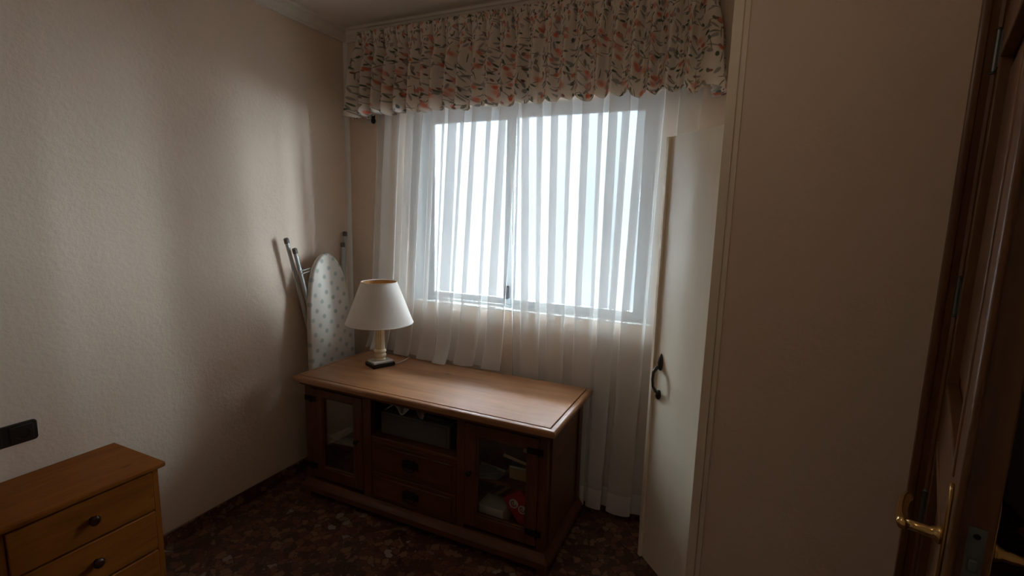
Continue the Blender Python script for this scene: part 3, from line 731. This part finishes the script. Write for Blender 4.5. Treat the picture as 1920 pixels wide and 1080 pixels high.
# solve free edge so that the leaf is DOORW wide
D = .95
for _ in range(60):
    ex, ey = 2.152+.382*D, -2.3195+D
    L_ = math.hypot(ex-HX, ey-(Y2-.018)); D += (L_-DOORW)*.5
ex, ey = 2.152+.382*D, -2.3195+D
da = math.atan2(ey-(Y2-.018), ex-HX)
door = bpy.data.objects.new('door_1', None); COL.objects.link(door); door.location = (HX, Y2-.018, 0); door.rotation_euler = (0, 0, da); door.empty_display_size = .05
tag(door, 'brown wooden room door standing open with a brass lever handle', 'door', kind='structure')
# local: x from hinge to free edge; room-left face at y=0 ; thickness towards +y or -y (away from the left face)
nl = Vector((-math.sin(da), math.cos(da))); sd_ = 1 if nl.x > 0 else -1     # +x world = away from visible face
T = .040*sd_; W = DOORW
z0, z1 = .008, 2.03
lf = MB()
st = .105
F = -.011*sd_      # raised face that laps over the frame
lf.box(0.004, st, F, T, z0, z1).box(W-st, W, F, T, z0, z1)
for a, b in ((z0, .20), (.90, 1.06), (1.90, z1)): lf.box(st, W-st, F, T, a, b)
lf.build('leaf_frame', 'doorz', door, bevel=.003, local=True)
MB().box(W, W+.012, F, -.0005*sd_, z0, z1).build('rebate_lip', 'doorz', door, bevel=.004, local=True)
for a, b in ((.20, .90), (1.06, 1.90)):
    p = MB().box(st, W-st, T*.3, T*.7, a, b).box(st+.05, W-st-.05, T*.12, T*.88, a+.05, b-.05).build('panel', 'doorz', door, bevel=.004, local=True)
    for fy, hy in ((F-.003*sd_, T*.3), (T+.006*sd_, T*.7)):
        MB().box(st-.012, st+.014, fy, hy, a-.012, b+.012).box(W-st-.014, W-st+.012, fy, hy, a-.012, b+.012).box(st+.014, W-st-.014, fy, hy, a-.012, a+.014).box(st+.014, W-st-.014, fy, hy, b-.014, b+.012).build('panel_moulding', 'doorz', p, bevel=.003, local=True)
HZ = .955; hxl = W-.058
for fs_, base_y in ((-1, F), (1, T)):
    o_ = sd_*fs_          # outward direction along local y
    pz0, pz1 = HZ-.13, HZ+.098
    poly = [(hxl-.020, pz0+.02), (hxl-.012, pz0+.004), (hxl, pz0), (hxl+.012, pz0+.004), (hxl+.020, pz0+.02), (hxl+.020, pz1-.02), (hxl+.013, pz1-.005), (hxl, pz1), (hxl-.013, pz1-.005), (hxl-.020, pz1-.02)]
    pt_ = MB().prism(poly, base_y, base_y+o_*.006, 'y').build('handle_plate', 'brass', door, bevel=.002, local=True)
    b0 = base_y+o_*.006
    MB().lathe([(.016, 0), (.0165, o_*.004), (.012, o_*.008), (.0095, o_*.016), (.0105, o_*.022), (.0085, o_*.030), (.009, o_*.048)], (hxl, b0, HZ), 20, 'y').build('handle_neck', 'brass', pt_, smooth=True, local=True)
    yy = b0+o_*.052
    MB().tube([(hxl+.010, yy, HZ), (hxl-.004, yy, HZ), (hxl-.02, yy+o_*.003, HZ+.001), (hxl-.05, yy+o_*.004, HZ+.004), (hxl-.085, yy+o_*.002, HZ+.005), (hxl-.112, yy-o_*.003, HZ+.001), (hxl-.122, yy-o_*.006, HZ-.002)], [.008, .0105, .0095, .0085, .0095, .0095, .005], 14).build('handle_lever', 'brass', pt_, smooth=True, local=True)
lp = MB().box(W, W+.0015, T*.5-.011, T*.5+.011, HZ-.16, HZ+.06).build('latch_plate', 'steel', door, local=True)
MB().box(W+.0015, W+.010, T*.5-.006, T*.5+.006, HZ-.012, HZ+.008).build('latch_bolt', 'steel', lp, bevel=.002, local=True)
for zz in (HZ-.14, HZ-.05, HZ+.045): MB().lathe([(.0045, W+.0015), (.0045, W+.0022)], (0, T*.5, zz), 12, 'x').build('screw', 'iron', lp, local=True)
for hz in (.20, .66, 1.29, 1.93):
    hg = MB().tube([(.0, F-.006*sd_, hz-.05), (.0, F-.006*sd_, hz+.05)], .0065, 10).box(.0, .03, F-.0001*sd_, F-.0018*sd_, hz-.045, hz+.045)
    for e in (-.056, .050): hg.lathe([(.007, e), (.008, e+.003), (.003, e+.008)], (0, F-.006*sd_, hz), 10)
    hg.build('hinge', 'steel', door, local=True)

# ------------------------------------------------------------------ warm globe added above the frame to lift the shaded surfaces
cl = thing('added_fill_globe', (1.80, -1.55, H), 'unseen warm globe added as fill light, on a short stem', 'lamp')
MB().lathe([(.055, H-.001), (.055, H-.018), (.03, H-.026), (.012, H-.03), (.012, H-.16), (.05, H-.17), (.05, H-.19)], (1.80, -1.55, 0), 24).build('stem', 'brass', cl, smooth='angle')
gm = NT('warm_fill_emission'); em = gm.n('ShaderNodeEmission', {'Color': (1.0, .80, .58, 1), 'Strength': FILL_STRENGTH})
gm.link(em.outputs[0], gm.out.inputs[0]); M['fill_glow'] = gm.m
MB().lathe([(.13*math.sin(R(a)), H-.305-.13*math.cos(R(a))) for a in range(4, 158, 11)], (1.80, -1.55, 0), 32).build('globe', 'fill_glow', cl, smooth=True)
